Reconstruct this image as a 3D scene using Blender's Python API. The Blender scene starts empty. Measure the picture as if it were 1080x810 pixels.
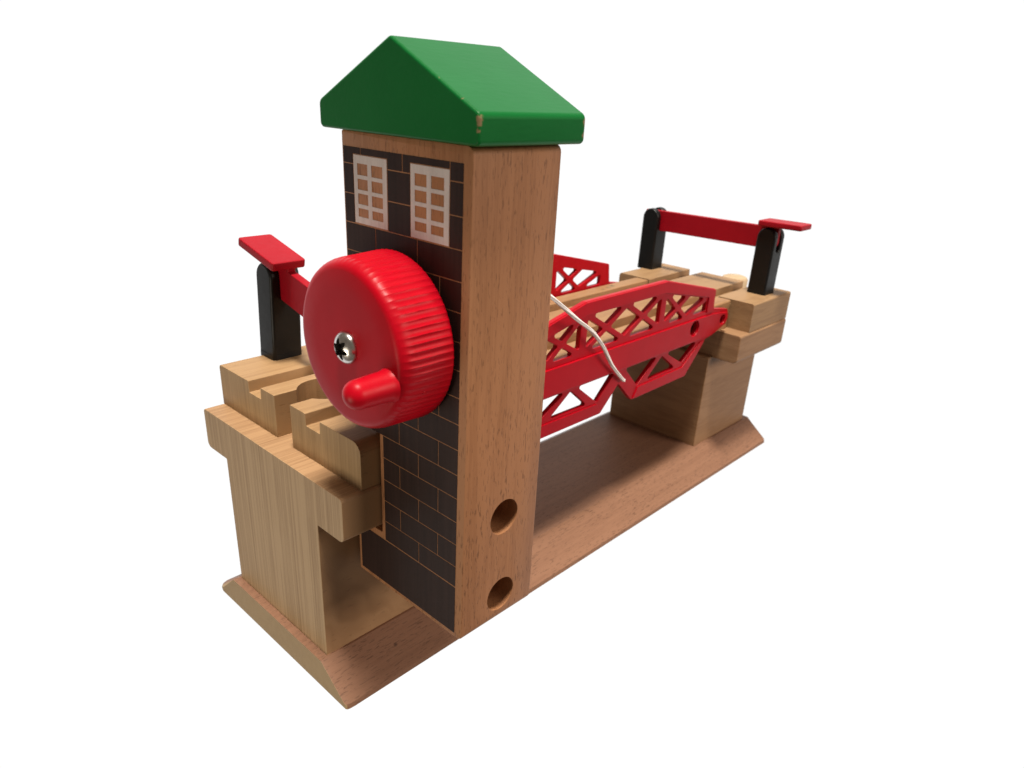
import bpy, bmesh, math, random
from mathutils import Vector, Matrix
random.seed(4)
S = bpy.context.scene
COL = S.collection
MM = 0.001
PI = math.pi

# ------------------------------------------------------------------ materials
def new_mat(name):
    m = bpy.data.materials.new(name); m.use_nodes = True
    nt = m.node_tree
    for n in list(nt.nodes): nt.nodes.remove(n)
    out = nt.nodes.new('ShaderNodeOutputMaterial')
    b = nt.nodes.new('ShaderNodeBsdfPrincipled')
    nt.links.new(b.outputs['BSDF'], out.inputs['Surface'])
    return m, nt, b

def math_node(nt, op, a, b=None, c=None, clamp=False):
    n = nt.nodes.new('ShaderNodeMath'); n.operation = op; n.use_clamp = clamp
    for i, v in enumerate((a, b, c)):
        if v is None: continue
        if isinstance(v, (int, float)): n.inputs[i].default_value = v
        else: nt.links.new(v, n.inputs[i])
    return n.outputs[0]

def ramp(nt, fac, stops):
    r = nt.nodes.new('ShaderNodeValToRGB')
    while len(r.color_ramp.elements) < len(stops): r.color_ramp.elements.new(0.5)
    for e, (p, c) in zip(r.color_ramp.elements, stops):
        e.position = p; e.color = (c, c, c, 1) if isinstance(c, (int, float)) else (*c, 1)
    nt.links.new(fac, r.inputs[0])
    return r.outputs[0]

def mix(nt, fac, a, b, mode='MIX'):
    n = nt.nodes.new('ShaderNodeMix'); n.data_type = 'RGBA'; n.blend_type = mode
    for sock, v in ((n.inputs[0], fac), (n.inputs[6], a), (n.inputs[7], b)):
        if isinstance(v, (int, float)): sock.default_value = v
        elif isinstance(v, tuple): sock.default_value = (*v, 1)
        else: nt.links.new(v, sock)
    return n.outputs[2]

def coords(nt, scale, off=(0, 0, 0)):
    """object coordinates in millimetres, stretched by scale"""
    t = nt.nodes.new('ShaderNodeTexCoord')
    mp = nt.nodes.new('ShaderNodeMapping')
    mp.inputs['Scale'].default_value = [s / MM for s in scale]
    mp.inputs['Location'].default_value = off
    nt.links.new(t.outputs['Object'], mp.inputs['Vector'])
    return mp.outputs[0]

def noise(nt, vec, detail=3.0, rough=0.55, scale=1.0, dist=0.0):
    n = nt.nodes.new('ShaderNodeTexNoise')
    n.inputs['Scale'].default_value = scale
    n.inputs['Detail'].default_value = detail
    n.inputs['Roughness'].default_value = rough
    n.inputs['Distortion'].default_value = dist
    nt.links.new(vec, n.inputs['Vector'])
    return n.outputs['Fac']

def near(nt, centre, r0, r1, wob=0.0, wscale=1.0):
    """1 inside r0 mm of a point of the object, 0 beyond r1"""
    t = nt.nodes.new('ShaderNodeTexCoord')
    vm = nt.nodes.new('ShaderNodeVectorMath'); vm.operation = 'DISTANCE'
    nt.links.new(t.outputs['Object'], vm.inputs[0])
    vm.inputs[1].default_value = [c * MM for c in centre]
    d = vm.outputs['Value']
    d = math_node(nt, 'MULTIPLY', d, 1 / MM)
    if wob:
        nz = noise(nt, coords(nt, (wscale,) * 3), 2)
        d = math_node(nt, 'ADD', d, math_node(nt, 'MULTIPLY', math_node(nt, 'SUBTRACT', nz, 0.5), wob))
    mr = nt.nodes.new('ShaderNodeMapRange'); mr.clamp = True
    mr.inputs['From Min'].default_value = r0; mr.inputs['From Max'].default_value = r1
    mr.inputs['To Min'].default_value = 1; mr.inputs['To Max'].default_value = 0
    nt.links.new(d, mr.inputs['Value'])
    return mr.outputs[0]

def wood(name, light, dark, ring=(0.02, 0.9, 0.02), fleck=(0.35, 2.6, 2.6), fleck_amt=0.5,
         ring_amt=0.6, blotch=(0.02, 0.06, 0.06), off=(0, 0, 0), rough=0.55, stains=(), fleck_col=None, fleck_cut=0.64, lit_end_grain=None):
    m, nt, b = new_mat(name)
    big = noise(nt, coords(nt, blotch, off), 2)
    warp = noise(nt, coords(nt, (0.05, 0.05, 0.05), off), 2)
    rv = coords(nt, ring, off)
    va = nt.nodes.new('ShaderNodeVectorMath'); va.operation = 'MULTIPLY_ADD'
    nt.links.new(warp, va.inputs[0]); va.inputs[1].default_value = (0.3, 0.3, 0.3); nt.links.new(rv, va.inputs[2])
    rn = noise(nt, va.outputs[0], 4.0, 0.6)
    rings = ramp(nt, rn, [(0.36, 1.0), (0.45, 0.15), (0.49, 0.85), (0.54, 0.1), (0.62, 0.0)])
    fine = noise(nt, coords(nt, tuple(5.0 * r for r in ring), off), 3.0, 0.7)
    fl = noise(nt, coords(nt, fleck, off), 2.0, 0.5)
    fl = ramp(nt, fl, [(fleck_cut, 0.0), (fleck_cut + 0.05, 1.0)])
    flm = noise(nt, coords(nt, (0.08, 0.16, 0.16), off), 2)
    flm = ramp(nt, flm, [(0.3, 0.35), (0.6, 1.0)])
    fl = math_node(nt, 'MULTIPLY', fl, flm)
    f = math_node(nt, 'MULTIPLY', rings, ring_amt)
    f = math_node(nt, 'ADD', f, math_node(nt, 'MULTIPLY', math_node(nt, 'SUBTRACT', big, 0.5), 0.6))
    f = math_node(nt, 'ADD', f, math_node(nt, 'MULTIPLY', math_node(nt, 'SUBTRACT', fine, 0.5), 0.5), clamp=True)
    c = mix(nt, f, light, dark)
    fc = fleck_col or tuple(0.45 * v for v in dark)
    c = mix(nt, math_node(nt, 'MULTIPLY', fl, fleck_amt), c, fc)
    if lit_end_grain:      # end grain on the x faces, paled further by light painted into the colour
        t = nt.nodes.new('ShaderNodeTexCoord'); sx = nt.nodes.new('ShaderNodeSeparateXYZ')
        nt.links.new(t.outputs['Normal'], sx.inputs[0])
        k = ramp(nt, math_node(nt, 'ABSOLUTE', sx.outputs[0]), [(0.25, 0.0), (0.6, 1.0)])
        c = mix(nt, k, c, mix(nt, f, lit_end_grain[0], lit_end_grain[1]))
    for cen, r0, r1, col, amt, wob, ws in stains:
        k = near(nt, cen, r0, r1, wob, ws)
        c = mix(nt, math_node(nt, 'MULTIPLY', k, amt), c, col)
    nt.links.new(c, b.inputs['Base Color'])
    b.inputs['Roughness'].default_value = rough
    b.inputs['Specular IOR Level'].default_value = 0.25
    h = math_node(nt, 'SUBTRACT', math_node(nt, 'MULTIPLY', fine, 0.35), fl)
    bp = nt.nodes.new('ShaderNodeBump'); bp.inputs['Strength'].default_value = 0.35; bp.inputs['Distance'].default_value = 0.06 * MM
    nt.links.new(h, bp.inputs['Height']); nt.links.new(bp.outputs[0], b.inputs['Normal'])
    return m

def plastic(name, col, rough=0.35, spec=0.5, sss=0.0, bump=0.012, mott=0.12, nscale=0.5):
    m, nt, b = new_mat(name)
    n = noise(nt, coords(nt, (nscale * 0.3,) * 3), 3)
    c = mix(nt, n, tuple(v * (1 - mott) for v in col), tuple(min(1, v * (1 + mott)) for v in col))
    nt.links.new(c, b.inputs['Base Color'])
    n2 = noise(nt, coords(nt, (nscale,) * 3), 3)
    r = math_node(nt, 'ADD', rough - 0.08, math_node(nt, 'MULTIPLY', n2, 0.16))
    nt.links.new(r, b.inputs['Roughness'])
    b.inputs['Specular IOR Level'].default_value = spec
    if sss:
        b.inputs['Subsurface Weight'].default_value = sss
        b.inputs['Subsurface Radius'].default_value = (1.0, 0.1, 0.1)
        b.inputs['Subsurface Scale'].default_value = 1.2 * MM
    n3 = noise(nt, coords(nt, (2.5,) * 3), 3)
    bp = nt.nodes.new('ShaderNodeBump'); bp.inputs['Strength'].default_value = 0.5; bp.inputs['Distance'].default_value = bump * MM
    nt.links.new(n3, bp.inputs['Height']); nt.links.new(bp.outputs[0], b.inputs['Normal'])
    return m

BEECH_L, BEECH_D = (0.375, 0.172, 0.078), (0.25, 0.104, 0.043)
PALE_L, PALE_D = (0.46, 0.318, 0.185), (0.31, 0.198, 0.105)

M = {}
M['base'] = wood('beech_base', (0.235, 0.120, 0.072), (0.150, 0.070, 0.040), lit_end_grain=((0.38, 0.265, 0.14), (0.29, 0.19, 0.095)), ring=(0.012, 0.5, 0.5), fleck=(0.45, 3.0, 3.0), fleck_amt=0.55, ring_amt=0.35, fleck_cut=0.585,
    stains=[((17.0, -26.7, -3.7), 0.35, 0.75, (0.05, 0.022, 0.014), 0.7, 0.8, 1.5), ((60.0, -24.0, -1.8), 0.2, 0.6, (0.05, 0.02, 0.012), 0.7, 0.9, 1.5)])
M['abut'] = wood('pale_beech_abutment', (0.40, 0.240, 0.125), (0.27, 0.150, 0.074), lit_end_grain=(PALE_L, PALE_D), ring=(0.008, 1.3, 0.008), fleck=(0.4, 3.2, 1.0), fleck_amt=0.25, ring_amt=1.0, fleck_cut=0.66)  # brown side grain, also darkened for the shade beside the tower
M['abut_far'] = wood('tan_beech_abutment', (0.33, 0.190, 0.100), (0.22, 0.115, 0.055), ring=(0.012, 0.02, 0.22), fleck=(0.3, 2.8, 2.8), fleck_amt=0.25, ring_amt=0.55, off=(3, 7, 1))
M['track'] = wood('pale_beech_track', (0.39, 0.240, 0.118), (0.27, 0.152, 0.070), lit_end_grain=((0.41, 0.27, 0.14), (0.27, 0.165, 0.08)), ring=(0.012, 1.0, 0.012), fleck=(0.4, 2.4, 2.4), fleck_amt=0.35, ring_amt=0.6, off=(11, 3, 5))
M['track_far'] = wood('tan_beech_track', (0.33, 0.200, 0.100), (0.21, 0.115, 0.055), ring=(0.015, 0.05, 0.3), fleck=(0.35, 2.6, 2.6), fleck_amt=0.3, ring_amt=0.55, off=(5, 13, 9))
M['deck'] = wood('honey_beech_deck', (0.33, 0.185, 0.088), (0.23, 0.117, 0.054), ring=(0.015, 0.4, 0.2), fleck=(0.3, 2.4, 2.4), fleck_amt=0.35, ring_amt=0.5, off=(2, 1, 15),
    stains=[((163.0, 19.2, 60.3), 0.4, 1.5, (0.05, 0.07, 0.02), 0.75, 2.4, 0.9), ((159.5, 18.5, 60.3), 0.3, 1.4, (0.06, 0.075, 0.022), 0.7, 2.4, 0.9), ((155.5, 17.8, 60.3), 0.2, 1.2, (0.07, 0.08, 0.025), 0.6, 2.4, 0.9)])
M['tower'] = wood('beech_tower', BEECH_L, BEECH_D, ring=(0.25, 0.25, 0.008), fleck=(3.0, 3.0, 0.5), fleck_amt=0.55, ring_amt=0.5, fleck_cut=0.60, blotch=(0.06, 0.06, 0.015), off=(1, 2, 3))
M['peg'] = wood('cream_wood_peg', (0.5, 0.37, 0.23), (0.4, 0.28, 0.16), ring=(0.3, 0.3, 0.02), fleck_amt=0.15)
M['red'] = plastic('red_plastic', (0.39, 0.0010, 0.009), 0.38, 0.15, sss=0.1)
M['red_arm'] = plastic('red_plastic_barrier', (0.32, 0.0015, 0.010), 0.5, 0.2)
M['black'] = plastic('black_plastic', (0.0032, 0.0037, 0.0042), 0.42, 0.3, bump=0.02)

# dark printed ink that lets a trace of the wood grain through
def ink(name, col, rough, lo=0.75, hi=1.3):
    m, nt, b = new_mat(name)
    g = noise(nt, coords(nt, (0.9, 0.9, 0.03)), 4, 0.7)
    n = noise(nt, coords(nt, (2.2, 2.2, 2.2)), 3, 0.6)
    f = math_node(nt, 'ADD', math_node(nt, 'MULTIPLY', g, 0.7), math_node(nt, 'MULTIPLY', n, 0.3))
    c = mix(nt, ramp(nt, f, [(0.35, 0.0), (0.65, 1.0)]), tuple(v * lo for v in col), tuple(v * hi for v in col))
    nt.links.new(c, b.inputs['Base Color'])
    b.inputs['Roughness'].default_value = rough
    b.inputs['Specular IOR Level'].default_value = 0.16
    bp = nt.nodes.new('ShaderNodeBump'); bp.inputs['Strength'].default_value = 0.15; bp.inputs['Distance'].default_value = 0.01 * MM
    nt.links.new(n, bp.inputs['Height']); nt.links.new(bp.outputs[0], b.inputs['Normal'])
    return m
M['brick'] = ink('dark_brown_brick_print', (0.027, 0.0135, 0.0112), 0.5)
M['frame'] = ink('pale_window_print', (0.60, 0.56, 0.55), 0.6, 0.88, 1.08)

# green gloss paint, chipped to the wood at two eave corners
def roof_paint():
    m, nt, b = new_mat('green_gloss_paint')
    n = noise(nt, coords(nt, (0.12, 0.12, 0.12)), 3)
    c = mix(nt, n, (0.0027, 0.103, 0.019), (0.0052, 0.124, 0.0255))
    fi = noise(nt, coords(nt, (0.3, 1.5, 1.5)), 3)
    c = mix(nt, math_node(nt, 'MULTIPLY', ramp(nt, fi, [(0.55, 0.0), (0.8, 1.0)]), 0.25), c, (0.012, 0.13, 0.03))
    k = None
    for cen, r0, r1 in (((-12.6, -21.2, 4.0), 0.38, 0.6), ((-12.6, -21.2, 3.3), 0.30, 0.5), ((-12.7, -21.3, 2.3), 0.2, 0.38), ((12.7, -21.3, 3.6), 0.5, 0.75), ((12.6, -21.2, 1.6), 0.45, 0.65), ((-12.7, -12.0, 9.6), 0.1, 0.25), ((-12.7, -17.4, 6.6), 0.1, 0.22)):
        q = near(nt, cen, r0, r1, 0.9, 2.6)
        k = q if k is None else math_node(nt, 'MAXIMUM', k, q)
    # thin wear running along the ridge-side gable edge
    c = mix(nt, math_node(nt, 'MULTIPLY', k, 0.9), c, (0.24, 0.155, 0.085))
    nt.links.new(c, b.inputs['Base Color'])
    b.inputs['Roughness'].default_value = 0.36
    b.inputs['Specular IOR Level'].default_value = 0.13
    n3 = noise(nt, coords(nt, (0.35, 1.2, 1.2)), 3)
    bp = nt.nodes.new('ShaderNodeBump'); bp.inputs['Strength'].default_value = 0.5; bp.inputs['Distance'].default_value = 0.05 * MM
    nt.links.new(n3, bp.inputs['Height']); nt.links.new(bp.outputs[0], b.inputs['Normal'])
    return m
M['green'] = roof_paint()

def metal():
    m, nt, b = new_mat('plated_steel')
    n = noise(nt, coords(nt, (0.8, 0.8, 0.8)), 4)
    c = mix(nt, n, (0.45, 0.43, 0.40), (0.78, 0.76, 0.73))
    nt.links.new(c, b.inputs['Base Color'])
    b.inputs['Metallic'].default_value = 1.0
    nt.links.new(math_node(nt, 'ADD', 0.12, math_node(nt, 'MULTIPLY', n, 0.25)), b.inputs['Roughness'])
    return m
M['metal'] = metal()
M['recess_shade'] = plastic('dark_recess_shade', (0.012, 0.010, 0.008), 0.7, 0.1)  # shade of the screw recess, laid in as a dark plate

def cotton():
    m, nt, b = new_mat('white_cotton_cord')
    n = noise(nt, coords(nt, (1.5, 1.5, 1.5)), 3)
    c = mix(nt, n, (0.78, 0.73, 0.71), (0.88, 0.85, 0.84))
    nt.links.new(c, b.inputs['Base Color'])
    b.inputs['Roughness'].default_value = 0.9
    b.inputs['Specular IOR Level'].default_value = 0.1
    return m
M['cotton'] = cotton()

# ------------------------------------------------------------------ geometry helpers (all lengths in millimetres)
def finish(name, bm, mat, parent=None, bevel=0.0, seg=3, smooth=35, loc=(0, 0, 0), weld=False):
    bmesh.ops.recalc_face_normals(bm, faces=bm.faces[:])
    me = bpy.data.meshes.new(name)
    for v in bm.verts: v.co = (v.co - Vector(loc)) * MM
    bm.to_mesh(me); bm.free()
    o = bpy.data.objects.new(name, me); COL.objects.link(o)
    o.location = [c * MM for c in loc]
    me.materials.append(mat)
    if bevel:
        b = o.modifiers.new('bevel', 'BEVEL'); b.width = bevel * MM; b.segments = seg
        b.limit_method = 'ANGLE'; b.angle_limit = math.radians(30); b.miter_outer = 'MITER_ARC'
        b.use_clamp_overlap = True
        bake(o)
        me = o.data; weld = True
    for p in me.polygons: p.use_smooth = True
    me.set_sharp_from_angle(angle=math.radians(smooth))
    if weld: weigh(o)
    if parent is not None: o.parent = parent
    return o

def weigh(o):
    """flat faces shade flat, bevels carry the turn"""
    n = o.modifiers.new('weigh', 'WEIGHTED_NORMAL'); n.keep_sharp = True; n.weight = 90; n.mode = 'FACE_AREA'
    bake(o)

def bake(o):
    dg = bpy.context.evaluated_depsgraph_get(); dg.update()
    me = bpy.data.meshes.new_from_object(o.evaluated_get(dg))
    old = o.data; o.modifiers.clear(); o.data = me; bpy.data.meshes.remove(old)

def cut(o, cutters, tri=False):
    for c in cutters:
        m = o.modifiers.new('cut', 'BOOLEAN'); m.operation = 'DIFFERENCE'; m.object = c; m.solver = 'EXACT'
    bake(o)
    if 'custom_normal' in o.data.attributes: o.data.attributes.remove(o.data.attributes['custom_normal'])
    t = bmesh.new(); t.from_mesh(o.data)
    if tri: bmesh.ops.triangulate(t, faces=[f for f in t.faces if len(f.verts) > 4]); t.to_mesh(o.data); t.free()
    for c in cutters:
        me = c.data; bpy.data.objects.remove(c); bpy.data.meshes.remove(me)

def put(axis, u, v, t):
    return {'x': (t, u, v), 'y': (u, t, v), 'z': (u, v, t)}[axis]

def prism(bm, poly, axis, a, b):
    A = [bm.verts.new(put(axis, u, v, a)) for u, v in poly]
    B = [bm.verts.new(put(axis, u, v, b)) for u, v in poly]
    bm.faces.new(A); bm.faces.new(B[::-1])
    n = len(poly)
    for i in range(n):
        bm.faces.new((A[i], B[i], B[(i + 1) % n], A[(i + 1) % n]))

def box(bm, x0, x1, y0, y1, z0, z1):
    prism(bm, [(x0, y0), (x1, y0), (x1, y1), (x0, y1)], 'z', z0, z1)

def circle(cu, cv, r, n=32, a0=0.0, a1=2 * PI, endpoint=False):
    k = n if not endpoint else n - 1
    return [(cu + r * math.cos(a0 + (a1 - a0) * i / k), cv + r * math.sin(a0 + (a1 - a0) * i / k)) for i in range(n)]

def fillet(poly, r, n=4):
    """round the corners of a polygon; r is one radius or one per corner"""
    out = []; N = len(poly)
    for i in range(N):
        rr = r[i] if isinstance(r, (list, tuple)) else r
        P, A, B = Vector(poly[i]), Vector(poly[i - 1]), Vector(poly[(i + 1) % N])
        if rr <= 0: out.append(tuple(P)); continue
        d0, d1 = (A - P), (B - P)
        l0, l1 = d0.length, d1.length
        d0.normalize(); d1.normalize()
        ang = d0.angle(d1)
        if ang > PI - 0.05: out.append(tuple(P)); continue
        t = min(rr / math.tan(ang / 2), 0.45 * l0, 0.45 * l1)
        rad = t * math.tan(ang / 2)
        bis = (d0 + d1).normalized()
        cen = P + bis * (rad / math.sin(ang / 2))
        s, e = P + d0 * t - cen, P + d1 * t - cen
        a0 = math.atan2(s.y, s.x); da = math.atan2(e.y, e.x) - a0
        while da > PI: da -= 2 * PI
        while da < -PI: da += 2 * PI
        for k in range(n + 1):
            a = a0 + da * k / n
            out.append((cen.x + rad * math.cos(a), cen.y + rad * math.sin(a)))
    return out

def revolve(bm, prof, axis, cu, cv, n=64, rfun=None):
    """prof: (t, r) along the axis; caps closed when r is 0"""
    rows = []
    for j, (t, r) in enumerate(prof):
        if r < 1e-6: rows.append([bm.verts.new(put(axis, cu, cv, t))]); continue
        row = []
        for i in range(n):
            a = 2 * PI * i / n
            rr = r + (rfun(j, a) if rfun else 0)
            row.append(bm.verts.new(put(axis, cu + rr * math.cos(a), cv + rr * math.sin(a), t)))
        rows.append(row)
    for A, B in zip(rows, rows[1:]):
        for i in range(n):
            k = (i + 1) % n
            if len(A) == 1: bm.faces.new((A[0], B[i], B[k]))
            elif len(B) == 1: bm.faces.new((A[i], B[0], A[k]))
            else: bm.faces.new((A[i], B[i], B[k], A[k]))

def tube(bm, pts, r, n=8):
    rows = []
    up = Vector((0, 0, 1))
    for i, p in enumerate(pts):
        p = Vector(p)
        d = (Vector(pts[min(i + 1, len(pts) - 1)]) - Vector(pts[max(i - 1, 0)])).normalized()
        s = d.cross(up).normalized(); t = s.cross(d)
        rows.append([bm.verts.new(p + r * (math.cos(2 * PI * k / n) * s + math.sin(2 * PI * k / n) * t)) for k in range(n)])
    for A, B in zip(rows, rows[1:]):
        for k in range(n): bm.faces.new((A[k], A[(k + 1) % n], B[(k + 1) % n], B[k]))
    bm.faces.new(rows[0][::-1]); bm.faces.new(rows[-1])

def plate_bm(outline, holes, y0, y1, bev=0.0):
    """flat plate in the xz plane with holes, thickness y0..y1, rims rounded by bev"""
    cu = bpy.data.curves.new('outline', 'CURVE'); cu.dimensions = '2D'; cu.fill_mode = 'BOTH'
    def spline(pts, off):
        s = cu.splines.new('POLY'); s.points.add(len(pts) - 1); s.use_cyclic_u = True
        for q, (u, v) in zip(s.points, pts): q.co = (u, v, 0, 1)
    for pts in [outline] + list(holes): spline(pts, 0)
    cu.extrude = (y1 - y0) / 2 - bev
    cu.bevel_depth = bev; cu.bevel_resolution = 1; cu.offset = -bev
    o = bpy.data.objects.new('outline', cu); COL.objects.link(o)
    dg = bpy.context.evaluated_depsgraph_get(); dg.update()
    me = bpy.data.meshes.new_from_object(o.evaluated_get(dg))
    bpy.data.objects.remove(o); bpy.data.curves.remove(cu)
    bm = bmesh.new(); bm.from_mesh(me); bpy.data.meshes.remove(me)
    bmesh.ops.remove_doubles(bm, verts=bm.verts[:], dist=1e-4)
    yc = (y0 + y1) / 2
    for v in bm.verts: v.co = (v.co.x, yc - v.co.z, v.co.y)
    return bm

def join(bm, other):
    me = bpy.data.meshes.new('tmp'); other.to_mesh(me); other.free(); bm.from_mesh(me); bpy.data.meshes.remove(me)

# ------------------------------------------------------------------ the toy: one thing
root = bpy.data.objects.new('toy_lift_bridge', None); COL.objects.link(root)
root.empty_display_size = 0.02
root['label'] = 'wooden toy lift bridge with green roofed brick tower, red crank wheel and red trusses'
root['category'] = 'toy bridge'

# base board: long board with sloping sides and softly rounded ends
W, WB, H = 21.4, 32.6, 8.4
sec = [(-WB, -H), (WB, -H), (WB - 0.3, -H + 1.2), (W + 0.6, 0), (-W - 0.6, 0), (-WB + 0.3, -H + 1.2)]
sec = fillet(sec, [0, 2.2, 2.2, 0, 0, 0])
bm = bmesh.new()
rows = []
for xs, pl, pr in ((-2.2, 2.4, 0.7), (-1.9, 1.4, 0.3), (-1.2, 0.55, 0.1), (0.2, 0, 0), (219.2, 0, 0), (220.3, 0.5, 0.5), (220.8, 1.0, 1.0), (221.0, 1.7, 1.7)):
    rows.append([bm.verts.new((xs, y - pl if y > W + 2 else (y + pr if y < -W - 2 else y), z)) for y, z in sec])
for A, B in zip(rows, rows[1:]):
    for i in range(len(sec)): bm.faces.new((A[i], A[(i + 1) % len(sec)], B[(i + 1) % len(sec)], B[i]))
bm.faces.new(rows[0]); bm.faces.new(rows[-1][::-1])
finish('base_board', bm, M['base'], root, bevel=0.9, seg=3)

# abutments: T-shaped block carrying a stretch of track
HP, WS, TS, WK, ZK = 38.0, 31.6, 11.2, 31.2, 60.4
def abutment(x0, x1, xp0, xp1, mat):
    t = fillet([(-W, -0.15), (W, -0.15), (W, HP), (WS, HP), (WS, HP + TS), (-WS, HP + TS), (-WS, HP), (-W, HP)],
               [0, 0, 0.2, 1.6, 1.0, 1.0, 1.6, 0.2])
    bm = bmesh.new()
    if abs(xp0 - x0) < 0.01 and abs(xp1 - x1) < 0.01:
        prism(bm, t, 'x', x0, x1)
        return finish('abutment', bm, mat, root, bevel=0.45, seg=2)
    # the pillar is set back under the longer slab
    prism(bm, fillet([(-WS, HP), (WS, HP), (WS, HP + TS), (-WS, HP + TS)], [1.6, 1.6, 1.0, 1.0]), 'x', x0, x1)
    o = finish('abutment', bm, mat, root, bevel=0.45, seg=2)
    bm = bmesh.new(); bm.from_mesh(o.data)
    for v in bm.verts: v.co /= MM
    pb = bmesh.new(); prism(pb, [(-W, -0.15), (W, -0.15), (W, HP + 0.4), (-W, HP + 0.4)], 'x', xp0, xp1)
    p = finish('pillar_tmp', pb, mat, None, bevel=0.35, seg=2)
    q = bmesh.new(); q.from_mesh(p.data)
    for v in q.verts: v.co /= MM
    bpy.data.objects.remove(p)
    join(bm, q)
    bpy.data.objects.remove(o)
    return finish('abutment', bm, mat, root, weld=True)

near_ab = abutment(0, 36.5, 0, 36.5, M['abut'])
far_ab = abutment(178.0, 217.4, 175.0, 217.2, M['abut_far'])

GZ = 3.1                      # groove depth
def track_profile(half, z0, z1, rl=0.9, rr=0.9):
    g = z1 - GZ
    p = [(-half, z0), (half, z0), (half, z1), (16, z1), (15.8, g), (10.2, g), (10, z1), (-10, z1), (-10.2, g), (-15.8, g), (-16, z1), (-half, z1)]
    r = [0.3, 0.3, rl, 0.35, 0.15, 0.15, 0.35, 0.35, 0.15, 0.15, 0.35, rr]
    return fillet(p, r)

# near track with the socket for the next piece of track
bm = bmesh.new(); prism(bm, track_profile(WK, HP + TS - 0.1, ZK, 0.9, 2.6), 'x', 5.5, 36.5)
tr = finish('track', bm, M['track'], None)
c1 = bmesh.new()
neck = [(3.0, -3.5)] + circle(17.6, 0, 6.9, 26, PI + 0.53, 3 * PI - 0.53, True) + [(3.0, 3.5)]
prism(c1, neck, 'z', HP + TS - 2, ZK + 5)
cut(tr, [finish('cutter', c1, M['track'])])
bv = tr.modifiers.new('bevel', 'BEVEL'); bv.width = 0.3 * MM; bv.segments = 2; bv.limit_method = 'ANGLE'; bv.angle_limit = math.radians(40)
bake(tr)
for p in tr.data.polygons: p.use_smooth = True
tr.data.set_sharp_from_angle(angle=math.radians(35)); weigh(tr)
tr.parent = near_ab

# far track with a round peg
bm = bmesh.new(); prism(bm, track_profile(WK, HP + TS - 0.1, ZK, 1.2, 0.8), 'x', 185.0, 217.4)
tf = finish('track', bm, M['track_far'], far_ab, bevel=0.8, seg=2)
bm = bmesh.new()
box(bm, 217.2, 224.0, -2.9, 2.9, 51.0, 59.0)
revolve(bm, [(48.0, 0), (48.0, 5.0), (48.7, 5.7), (57.6, 5.7), (58.5, 5.1), (58.9, 4.0), (58.9, 0)], 'z', 229.6, 0, 40)
finish('connector_peg', bm, M['peg'], far_ab)

# ---------------------------------------------------------------- tower
XT, XT2, YL, YR, ZB, ZT = 9.9, 31.6, -23.0, -58.9, 22.6, 122.0
tp = [(YL, ZB), (YR, ZB), (YR, ZT), (YL, ZT), (YL, 62.6), (-32.2, 62.6), (-32.2, 37.2), (YL, 37.2)]
tp = fillet(tp, [0.4, 1.4, 1.4, 0.4, 0.3, 0, 0, 0.3])
bm = bmesh.new(); prism(bm, tp, 'x', XT, XT2)
tower = finish('tower', bm, M['tower'], None, bevel=0.35, seg=2)
cs = []
for zc in (48.95, 29.1):
    c = bmesh.new(); prism(c, circle(21.5, zc, 4.05, 40), 'y', YR - 3, YR + 16)
    cs.append(finish('cutter', c, M['tower']))
cut(tower, cs, tri=True)
for f in tower.data.polygons: f.use_smooth = max(abs(c) for c in f.normal) < 0.9999
tower.data.set_sharp_from_angle(angle=math.radians(35))
tower.parent = root

# printed brickwork: a thin layer of ink with the joints left as bare wood
X_INK = XT - 0.04
J = 0.10                                     # half a joint
zrows = [119.3, 116.2, 110.75, 105.25, 99.8, 94.35, 88.95, 83.55, 78.2, 72.85, 67.5, 62.1, 56.85, 51.45, 46.15, 40.8, 35.75]
LIM_L, LIM_R = -23.5, -56.8
A_J, B_J, C_J = (-32.88, -45.1), (-39.0, -51.2), (-28.88, -41.1, -53.5)
joints = [C_J, (-35.0, -47.3), (-32.9, -53.4), A_J, B_J, A_J, B_J, A_J, B_J, A_J, B_J, A_J, B_J, A_J, B_J, A_J]
wins = [(-26.65, -36.68, 105.52, 117.88), (-43.38, -53.45, 105.45, 117.9)]
bm = bmesh.new()
def brick(y0, y1, z0, z1):
    """a printed rectangle with the window rectangles cut out of it (y0 > y1)"""
    for (w0, w1, q0, q1) in wins:
        w0 += 0.18; w1 -= 0.18; q0 -= 0.15; q1 += 0.15
        if y0 > w1 and y1 < w0 and z1 > q0 and z0 < q1:
            if z1 > q1: brick(y0, y1, q1, z1)
            if z0 < q0: brick(y0, y1, z0, q0)
            a, b = max(z0, q0), min(z1, q1)
            if y0 > w0: brick(y0, w0, a, b)
            if y1 < w1: brick(w1, y1, a, b)
            return
    if y0 - y1 < 0.15 or z1 - z0 < 0.15: return
    vs = [bm.verts.new((X_INK, y, z)) for y, z in ((y0, z0), (y1, z0), (y1, z1), (y0, z1))]
    bm.faces.new(vs)
for i, (zt, zb) in enumerate(zip(zrows, zrows[1:])):
    lim = LIM_L if zb > 61 else -33.5
    js = [lim + J] + [j for j in joints[i] if j < lim - 0.5] + [LIM_R - J]
    for a, b in zip(js, js[1:]): brick(a - J, b + J, zb + J, zt - J)
# plain plinth band below the bricks
brick(-33.3, LIM_R, 23.7, 35.55)
brick(-24.0, -33.3, 23.7, 35.55)
bk = finish('printed_brickwork', bm, M['brick'], tower)
so = bk.modifiers.new('ink', 'SOLIDIFY'); so.thickness = 0.03 * MM; so.offset = 0; bake(bk); bk.data.shade_flat()
bk['label'] = 'dark brown printed bricks with thin bare wood joints'

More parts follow.
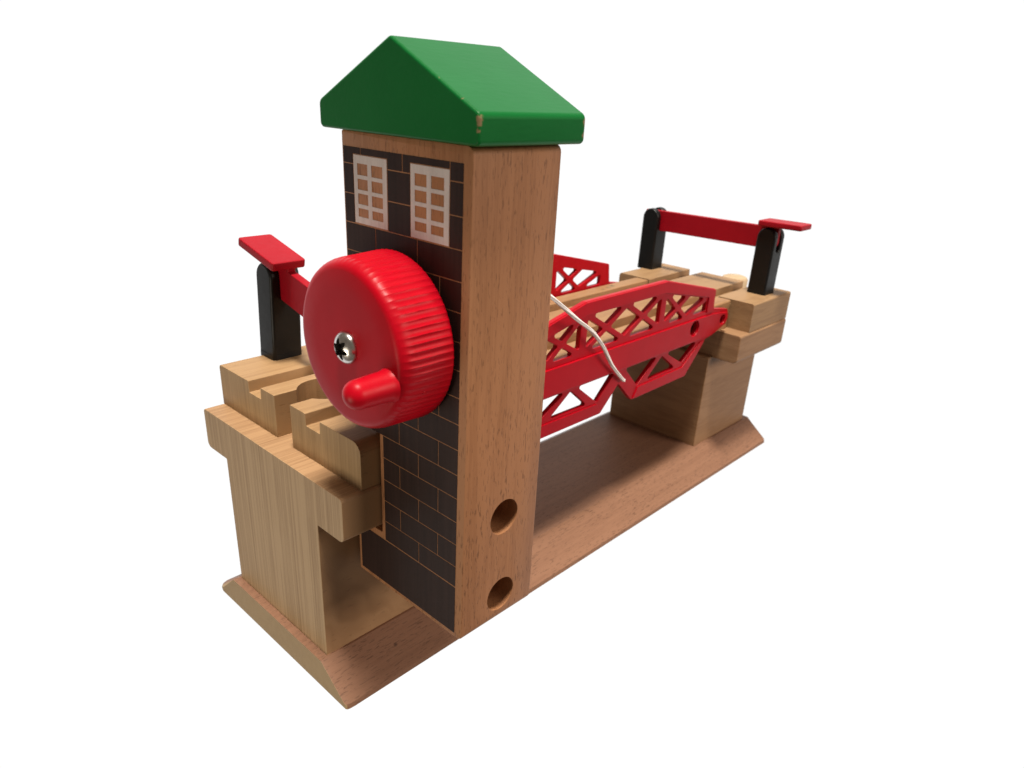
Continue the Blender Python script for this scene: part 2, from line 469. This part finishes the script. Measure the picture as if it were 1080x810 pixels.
for (w0, w1, q0, q1) in wins:
    bm = bmesh.new()
    ys = [w0, w0 - 1.12, w0 - 4.25, w0 - 5.45, w0 - 8.75, w1]
    # rows from the top: head, four panes with bars, sill
    zs = [q1, q1 - 1.45, q1 - 3.5, q1 - 4.2, q1 - 6.15, q1 - 6.85, q1 - 8.8, q1 - 9.55, q1 - 11.15, q0]
    for i in range(5):
        for j in range(9):
            if i in (1, 3) and j % 2 == 1: continue
            bm.faces.new([bm.verts.new((XT - 0.05, y, z)) for y, z in ((ys[i], zs[j]), (ys[i + 1], zs[j]), (ys[i + 1], zs[j + 1]), (ys[i], zs[j + 1]))])
    bmesh.ops.remove_doubles(bm, verts=bm.verts[:], dist=1e-4)
    w = finish('window', bm, M['frame'], tower)
    so = w.modifiers.new('ink', 'SOLIDIFY'); so.thickness = 0.03 * MM; so.offset = 0; bake(w); w.data.shade_flat()

# roof: a solid gabled block, its own origin at the middle of the underside
RX, RY, RZ = 20.75, -40.68, 122.15
lx, ly, he, ha = 12.9, 21.5, 4.75, 15.4
bm = bmesh.new()
prism(bm, fillet([(RY - ly, RZ), (RY + ly, RZ), (RY + ly, RZ + he), (RY, RZ + ha), (RY - ly, RZ + he)], [0.9, 0.9, 1.3, 1.2, 1.3], 4), 'x', RX - lx, RX + lx)
finish('roof', bm, M['green'], tower, bevel=0.5, seg=3, loc=(RX, RY, RZ))

# ---------------------------------------------------------------- crank wheel
WY, WZ = -40.4, 86.4
NR = 74
prof = [(-2.7, 0.0), (-2.7, 4.0), (-2.75, 10.0), (-2.75, 13.9), (-2.62, 14.6), (-2.2, 15.15), (-1.4, 15.6), (-0.5, 15.78), (0.4, 15.82), (3.0, 15.9), (6.0, 16.05), (8.2, 16.2), (8.7, 16.1), (9.0, 15.6), (9.0, 0.0)]
def ribs(j, a):
    amp = {6: 0.05, 7: 0.14, 8: 0.21, 9: 0.20, 10: 0.19, 11: 0.17, 12: 0.08}.get(j, 0.0)
    s = abs(math.sin(NR * a / 2))
    return amp * (1 - s ** 0.75 * 1.0) - amp * 0.3
bm = bmesh.new(); revolve(bm, prof, 'x', WY, WZ, NR * 10, ribs)
bmesh.ops.create_icosphere(bm, subdivisions=2, radius=0.55, matrix=Matrix.Translation((2.75, -55.2, 81.05)) @ Matrix.Diagonal((1.1, 0.8, 0.8, 1)))   # moulding nub
wheel = finish('crank_wheel', bm, M['red'], root, smooth=60)
bm = bmesh.new()
KY, KZ = -52.3, 82.7
revolve(bm, [(-2.5, 0), (-2.5, 3.15), (-3.0, 2.95), (-3.7, 2.8)] + [(-9.1 - 2.5 * math.sin(t), 2.62 * math.cos(t)) for t in [PI / 2 * k / 9 for k in range(9)]] + [(-11.6, 0)], 'x', KY, KZ, 40)
finish('crank_handle', bm, M['red'], wheel, smooth=60)
bm = bmesh.new()
dome = [(-2.5, 0), (-2.5, 3.0), (-2.8, 3.05)] + [(-2.8 - 1.8 * math.sin(t), 3.05 * math.cos(t)) for t in [PI / 2 * k / 8 for k in range(1, 8)]] + [(-4.6, 0)]
revolve(bm, dome, 'x', WY, WZ, 48)
screw = finish('screw', bm, M['metal'], None, smooth=60)
c = bmesh.new()
prism(c, [(WY + (1.65 + 0.42 * math.cos(6 * a)) * math.cos(a + 0.25), WZ + (1.65 + 0.42 * math.cos(6 * a)) * math.sin(a + 0.25)) for a in [2 * PI * k / 72 for k in range(72)]], 'x', -6, -3.0)
cut(screw, [finish('cutter', c, M['metal'])])
gm = bmesh.new(); gm.from_mesh(screw.data)
g2 = bmesh.new()
prism(g2, [(WY + (1.6 + 0.40 * math.cos(6 * a)) * math.cos(a + 0.25), WZ + (1.6 + 0.40 * math.cos(6 * a)) * math.sin(a + 0.25)) for a in [2 * PI * k / 72 for k in range(72)]], 'x', -3.15, -2.9)
for v in g2.verts: v.co *= MM
n0 = len(gm.faces); join(gm, g2)
gm.faces.ensure_lookup_table()
for f in gm.faces[n0:]: f.material_index = 1
gm.to_mesh(screw.data); gm.free(); screw.data.materials.append(M['recess_shade'])
screw.data.set_sharp_from_angle(angle=math.radians(50))
screw.parent = wheel

# ---------------------------------------------------------------- lifting span
bm = bmesh.new(); prism(bm, track_profile(22.1, 49.0, ZK - 0.1, 0.7, 0.7), 'x', 37.6, 183.9)
span = finish('lift_span', bm, M['deck'], root, bevel=0.4, seg=2)

XC = 110.0                       # middle of the truss panel
def mir(pts): return [(2 * XC - x, z) for x, z in pts][::-1]

def inset(poly, d):
    """inset a convex polygon, one distance per edge (edge i joins corner i and i+1)"""
    n = len(poly)
    ar = sum(poly[i][0] * poly[(i + 1) % n][1] - poly[(i + 1) % n][0] * poly[i][1] for i in range(n))
    sg = 1 if ar > 0 else -1
    L = []
    for i in range(n):
        (x0, z0), (x1, z1) = poly[i], poly[(i + 1) % n]
        l = math.hypot(x1 - x0, z1 - z0); nx, nz = -(z1 - z0) / l * sg, (x1 - x0) / l * sg
        L.append((nx, nz, nx * x0 + nz * z0 + d[i]))
    out = []
    for i in range(n):
        a1, b1, c1 = L[i - 1]; a2, b2, c2 = L[i]
        det = a1 * b2 - a2 * b1
        out.append(((c1 * b2 - c2 * b1) / det, (a1 * c2 - a2 * c1) / det))
    return out

def cross(p, q, r, s):
    (x1, y1), (x2, y2), (x3, y3), (x4, y4) = p, q, r, s
    d = (x1 - x2) * (y3 - y4) - (y1 - y2) * (x3 - x4)
    a, b = x1 * y2 - y1 * x2, x3 * y4 - y3 * x4
    return ((a * (x3 - x4) - (x1 - x2) * b) / d, (a * (y3 - y4) - (y1 - y2) * b) / d)

def truss_holes():
    hs = []
    t = 0.88
    # middle bay: two crosses side by side
    xl, xr, zb, zt = 88.6, 131.4 - 0.0, 60.7, 71.6
    xl, xr = XC - 19.4, XC + 19.4
    xm = XC
    c1 = cross((xl, zb), (xm, zt), (xl, zt), (xm, zb)); c2 = (2 * XC - c1[0], c1[1])
    hs.append(inset([(xl, zt), (xm, zt), c1], [0, t, t])); hs.append(inset([(xl, zb), (xm, zb), c1], [0, t, t]))
    hs.append(inset([(xm, zt), (xr, zt), c2], [0, t, t])); hs.append(inset([(xm, zb), (xr, zb), c2], [0, t, t]))
    hs.append(inset([(xl, zb), (xl, zt), c1], [0, t, t])); hs.append(inset([(xr, zb), (xr, zt), c2], [0, t, t]))
    hs.append(inset([c1, (xm, zt), c2, (xm, zb)], [t, t, t, t]))
    # end bays under the sloping chord: a cross and one more diagonal
    xl, xr = XC + 22.6, 160.0
    top = lambda x: 71.2 - (x - xl) * (71.2 - 65.6) / (xr - xl)
    xm = 146.6
    for m in (False, True):
        A, B, Cc, D = (xl, top(xl)), (xm, top(xm)), (xr, top(xr)), (xl, zb)
        E, F = (xm, zb), (xr, zb)
        x = cross(A, E, D, B)
        g = [inset([A, B, x], [0, t, t]), inset([A, x, D], [t, t, 0]), inset([D, x, E], [t, t, 0]),
             inset([x, B, Cc, E], [t, 0, t, t]), inset([Cc, F, E], [0, 0, t])]
        hs += [mir(q) for q in g] if m else g
    # hanging frames below the band
    a, b, c_, d = (112.6, 49.9), (119.8, 42.4), (149.2, 42.9), (158.4, 49.9)
    mx = 134.4
    base_l, base_r = (124.6, 42.5), (144.6, 42.8)
    g = [[(112.9, 49.9), (120.2, 42.5), (123.6, 42.5), (132.8, 49.9)], [(126.2, 42.55), (144.2, 42.8), (134.6, 49.4)], [(137.0, 49.9), (157.6, 49.9), (148.6, 43.6)]]
    g[0] = [(112.9, 49.9), (121.0, 42.0), (131.6, 49.9)]
    hs += g + [mir(q) for q in g]
    return [fillet(q, 0.55, 3) for q in hs]

half = [(109.9, 45.4), (118.4, 37.5), (151.8, 37.7), (163.4, 49.5), (167.6, 49.9), (177.4, 52.6), (178.9, 55.2), (177.2, 58.7), (166.4, 60.6), (165.2, 68.1), (131.2, 76.0)]
left = mir([(118.4, 37.5), (151.8, 37.7), (163.4, 49.5), (165.2, 50.2), (165.2, 68.1), (131.2, 76.0)])
outline = fillet(half + left, [0.3, .6, .8, 1.5, .5, 1.2, 2.0, 1.6, .5, 1.0, 1.5] + [1.5, 1.0, .4, 1.0, .8, .6], 3)
holes = truss_holes() + [circle(153.4, 55.6, 2.5, 24), circle(173.4, 55.3, 1.5, 20)]
def truss(sign):
    Y0, Y1 = (-24.6, -22.95)
    bm = plate_bm(outline, holes, Y0, Y1, 0.22)
    # raised band along the middle, raised chords above and below
    band = fillet([(XC - 55.0, 50.6), (166.5, 50.6), (176.4, 53.4), (177.8, 55.3), (176.4, 57.6), (165.6, 58.9), (XC - 55.0, 58.9)], [.4, .4, 1, 1.2, 1, .4, .4], 3)
    join(bm, plate_bm(band, [circle(153.4, 55.6, 2.9, 24), circle(173.4, 55.3, 1.9, 20)], Y0 - 0.55, Y0 + 0.3, 0.18))
    tc = [(XC - 50.6, 65.9), (XC - 54.9, 65.2), (XC - 54.9, 67.9), (XC - 21.2, 75.8), (131.2, 75.8), (165.0, 67.9), (165.0, 60.0), (160.6, 60.0), (160.6, 65.8), (131.0, 72.0), (XC - 21.0, 72.0)]
    join(bm, plate_bm(fillet(tc, .35, 2), [], Y0 - 0.45, Y0 + 0.3, 0.15))
    bc = [(118.8, 37.7), (151.6, 37.9), (162.6, 49.2), (159.4, 49.3), (149.0, 42.0), (121.2, 41.6)]
    for q in (bc, mir(bc)):
        join(bm, plate_bm(fillet(q, .3, 2), [], Y0 - 0.35, Y0 + 0.3, 0.12))
    if sign > 0:
        for v in bm.verts: v.co.y = -v.co.y
    return finish('truss_panel', bm, M['red'], span, smooth=40, weld=True)
truss(-1); truss(1)

# pull cord from the tower down to the truss
path = [(31.0, -38.2, 101.0), (45, -36.0, 93.6), (62.1, -33.25, 83.85), (70.1, -32.0, 78.9), (77.0, -30.95, 74.5), (82, -30.1, 71.6), (87.0, -29.35, 68.4), (92.1, -28.6, 64.2), (95.7, -28.0, 60.7), (99.0, -27.5, 57.0), (102.0, -27.1, 53.9), (109.4, -26.0, 47.75), (111.2, -25.7, 46.6)]
def catmull(P, n=10):
    P = [Vector(q) for q in P]; P = [2 * P[0] - P[1]] + P + [2 * P[-1] - P[-2]]; out = []
    for i in range(1, len(P) - 2):
        p0, p1, p2, p3 = P[i - 1:i + 3]
        for k in range(n):
            t = k / n
            out.append(0.5 * ((2 * p1) + (-p0 + p2) * t + (2 * p0 - 5 * p1 + 4 * p2 - p3) * t * t + (-p0 + 3 * p1 - 3 * p2 + p3) * t ** 3))
    return out + [P[-2]]
cl = catmull(path, 12)
bm = bmesh.new()
for s in range(4):
    L = 0.0; pts = []
    for i, q in enumerate(cl):
        if i: L += (q - cl[i - 1]).length
        d = (cl[min(i + 1, len(cl) - 1)] - cl[max(i - 1, 0)]).normalized()
        a = d.cross(Vector((0, 0, 1))).normalized(); b = a.cross(d)
        an = 2 * PI * (s / 4 + L / 70.0)
        pts.append(q + 0.31 * (math.cos(an) * a + math.sin(an) * b))
    tube(bm, pts, 0.30, 8)
finish('pull_cord', bm, M['cotton'], root, smooth=60)

# ---------------------------------------------------------------- barriers
def post(cx, cy, lean=(0.0, 0.0), slot=2.7):
    hx, hy, zt = 4.3, 3.8, 86.2
    prof = [(cy - hy, ZK - 0.2), (cy + hy, ZK - 0.2)] + circle(cy, zt - hy, hy, 17, 0, PI, True)
    bm = bmesh.new(); prism(bm, prof, 'x', cx - hx, cx + hx)
    o = finish('barrier_post', bm, M['black'], None)
    c = bmesh.new(); box(c, cx - slot / 2, cx + slot / 2, cy - 9, cy + 9, 77.2, 95)
    cut(o, [finish('cutter', c, M['black'])])
    bm = bmesh.new(); bm.from_mesh(o.data); bpy.data.objects.remove(o)
    for v in bm.verts: v.co /= MM
    o = finish('barrier_post', bm, M['black'], None, bevel=0.75, seg=3)
    bm = bmesh.new(); bm.from_mesh(o.data); bpy.data.objects.remove(o)
    for v in bm.verts: v.co /= MM
    fb = bmesh.new(); prism(fb, fillet([(cx - hx - .1, cy - hy - .1), (cx + hx + .1, cy - hy - .1), (cx + hx + .1, cy + hy + .1), (cx - hx - .1, cy + hy + .1)], 1.0), 'z', ZK - 0.2, ZK + 1.3)
    join(bm, fb)
    for v in bm.verts:
        k = v.co.z - ZK
        v.co.x += lean[0] * k; v.co.y += lean[1] * k
    return finish('barrier_post', bm, M['black'], root, smooth=40, weld=True)

def arm(px, py, pz, sgn, ang, length, tail, z0, z1, plate, pz0, pz1, pw):
    """arm pivoting at (px,py,pz); sgn = +1 when the pressing plate points to +y; ang lifts the plate end"""
    bm = bmesh.new()
    bars = [fillet([(-length, z0), (tail, z0), (tail, z1), (-length, z1)], [.6, 2.6, 1.0, .6], 4)]
    prism(bm, bars[0], 'x', -1.15, 1.15)
    prism(bm, [(plate[0] + 1.2, z1 - 0.5), (min(plate[1] - 2.0, tail), z1 - 0.5), (min(plate[1] - 2.0, tail), pz0 + .3), (plate[0] + 1.2, pz0 + .3)], 'x', -1.1, 1.1)
    o = finish('barrier_arm', bm, M['red_arm'], None, bevel=0.25, seg=2)
    bm = bmesh.new(); bm.from_mesh(o.data); bpy.data.objects.remove(o)
    for v in bm.verts: v.co /= MM
    pb = bmesh.new(); prism(pb, fillet([(pw[0], plate[0]), (pw[1], plate[0]), (pw[1], plate[1]), (pw[0], plate[1])], .8, 4), 'z', pz0, pz1)
    p = finish('plate_tmp', pb, M['red_arm'], None, bevel=0.4, seg=2)
    q = bmesh.new(); q.from_mesh(p.data); bpy.data.objects.remove(p)
    for v in q.verts: v.co /= MM
    join(bm, q)
    ca, sa = math.cos(ang), math.sin(ang)
    for v in bm.verts:
        y, z = v.co.y, v.co.z
        y, z = y * ca - z * sa, y * sa + z * ca
        v.co = (px + v.co.x, py + sgn * y, pz + z)
    return finish('barrier_arm', bm, M['red_arm'], root, smooth=35, weld=True)

post(22.0, 28.2, (0.03, -0.02))
arm(22.2, 28.5, 82.2, 1, 0.225, 49.5, 2.6, -4.3, 4.7, (-9.2, 8.0), 6.0, 8.2, (-6.3, 3.2))
post(205.2, -23.6)
post(205.2, 29.5)
arm(205.2, -23.6, 82.2, -1, 0.018, 57.6, 3.2, -4.3, 4.1, (-3.6, 13.8), 4.6, 6.7, (-6.0, 3.6))

# ---------------------------------------------------------------- camera
cam = bpy.data.cameras.new('camera'); co = bpy.data.objects.new('camera', cam); COL.objects.link(co)
co.location = (-74.093 * MM, -146.526 * MM, 130.805 * MM)
co.rotation_mode = 'XYZ'; co.rotation_euler = (1.146, -0.049, -0.810)
cam.sensor_width = 36; cam.sensor_fit = 'HORIZONTAL'
cam.lens = 766.774 / 1080 * 36
cam.shift_x = (540 - 539.748) / 1080; cam.shift_y = (438.109 - 405) / 1080
cam.clip_start = 0.005; cam.clip_end = 20
cam.dof.use_dof = True; cam.dof.focus_distance = 0.160
cam.dof.aperture_fstop = (cam.lens * MM) / (0.7 * MM)
S.camera = co

# ---------------------------------------------------------------- light: a white studio backdrop ahead, a dim room behind, a ceiling lamp overhead
w = bpy.data.worlds.new('World'); S.world = w; w.use_nodes = True
nt = w.node_tree
for n in list(nt.nodes): nt.nodes.remove(n)
out = nt.nodes.new('ShaderNodeOutputWorld'); bg = nt.nodes.new('ShaderNodeBackground')
nt.links.new(bg.outputs[0], out.inputs['Surface'])
tc = nt.nodes.new('ShaderNodeTexCoord')
dp = nt.nodes.new('ShaderNodeVectorMath'); dp.operation = 'DOT_PRODUCT'
nt.links.new(tc.outputs['Generated'], dp.inputs[0])
fw = Vector((0.66, 0.63, -0.42)).normalized(); dp.inputs[1].default_value = fw
mr = nt.nodes.new('ShaderNodeMapRange'); mr.interpolation_type = 'SMOOTHSTEP'
mr.inputs['From Min'].default_value = 0.27; mr.inputs['From Max'].default_value = 0.45
mr.inputs['To Min'].default_value = 0.0; mr.inputs['To Max'].default_value = 1.0
nt.links.new(dp.outputs['Value'], mr.inputs['Value'])
c = mix(nt, mr.outputs[0], (0.17, 0.142, 0.115), (1.03, 1.03, 1.03))
nt.links.new(c, bg.inputs['Color']); bg.inputs['Strength'].default_value = 1.0

def lamp(name, loc, target, size, power, col):
    l = bpy.data.lights.new(name, 'AREA'); l.shape = 'RECTANGLE'; l.size, l.size_y = size
    l.energy = power; l.color = col
    o = bpy.data.objects.new(name, l); COL.objects.link(o)
    o.location = loc
    d = Vector(target) - Vector(loc); o.rotation_euler = d.to_track_quat('-Z', 'Y').to_euler()
    return o
lamp('ceiling_lamp', (-0.06, -0.16, 1.25), (0.09, -0.02, 0.04), (0.22, 0.22), 28.0, (1.0, 0.94, 0.84))
lamp('front_fill_lamp', (-0.31, -0.01, -0.05), (0.0, 0.0, 0.03), (0.14, 0.14), 0.43, (1.0, 0.91, 0.74))  # added fill that brightens the front faces from low down, no real lamp
lamp('side_lamp', (0.5, -1.3, 0.55), (0.09, -0.03, 0.04), (0.6, 0.5), 11.5, (1.0, 0.86, 0.74))

# ---------------------------------------------------------------- render settings
S.render.engine = 'CYCLES'
S.cycles.use_denoising = True
S.view_settings.view_transform = 'Standard'; S.view_settings.look = 'None'
S.view_settings.exposure = 0.0; S.view_settings.gamma = 1.0
S.render.film_transparent = False
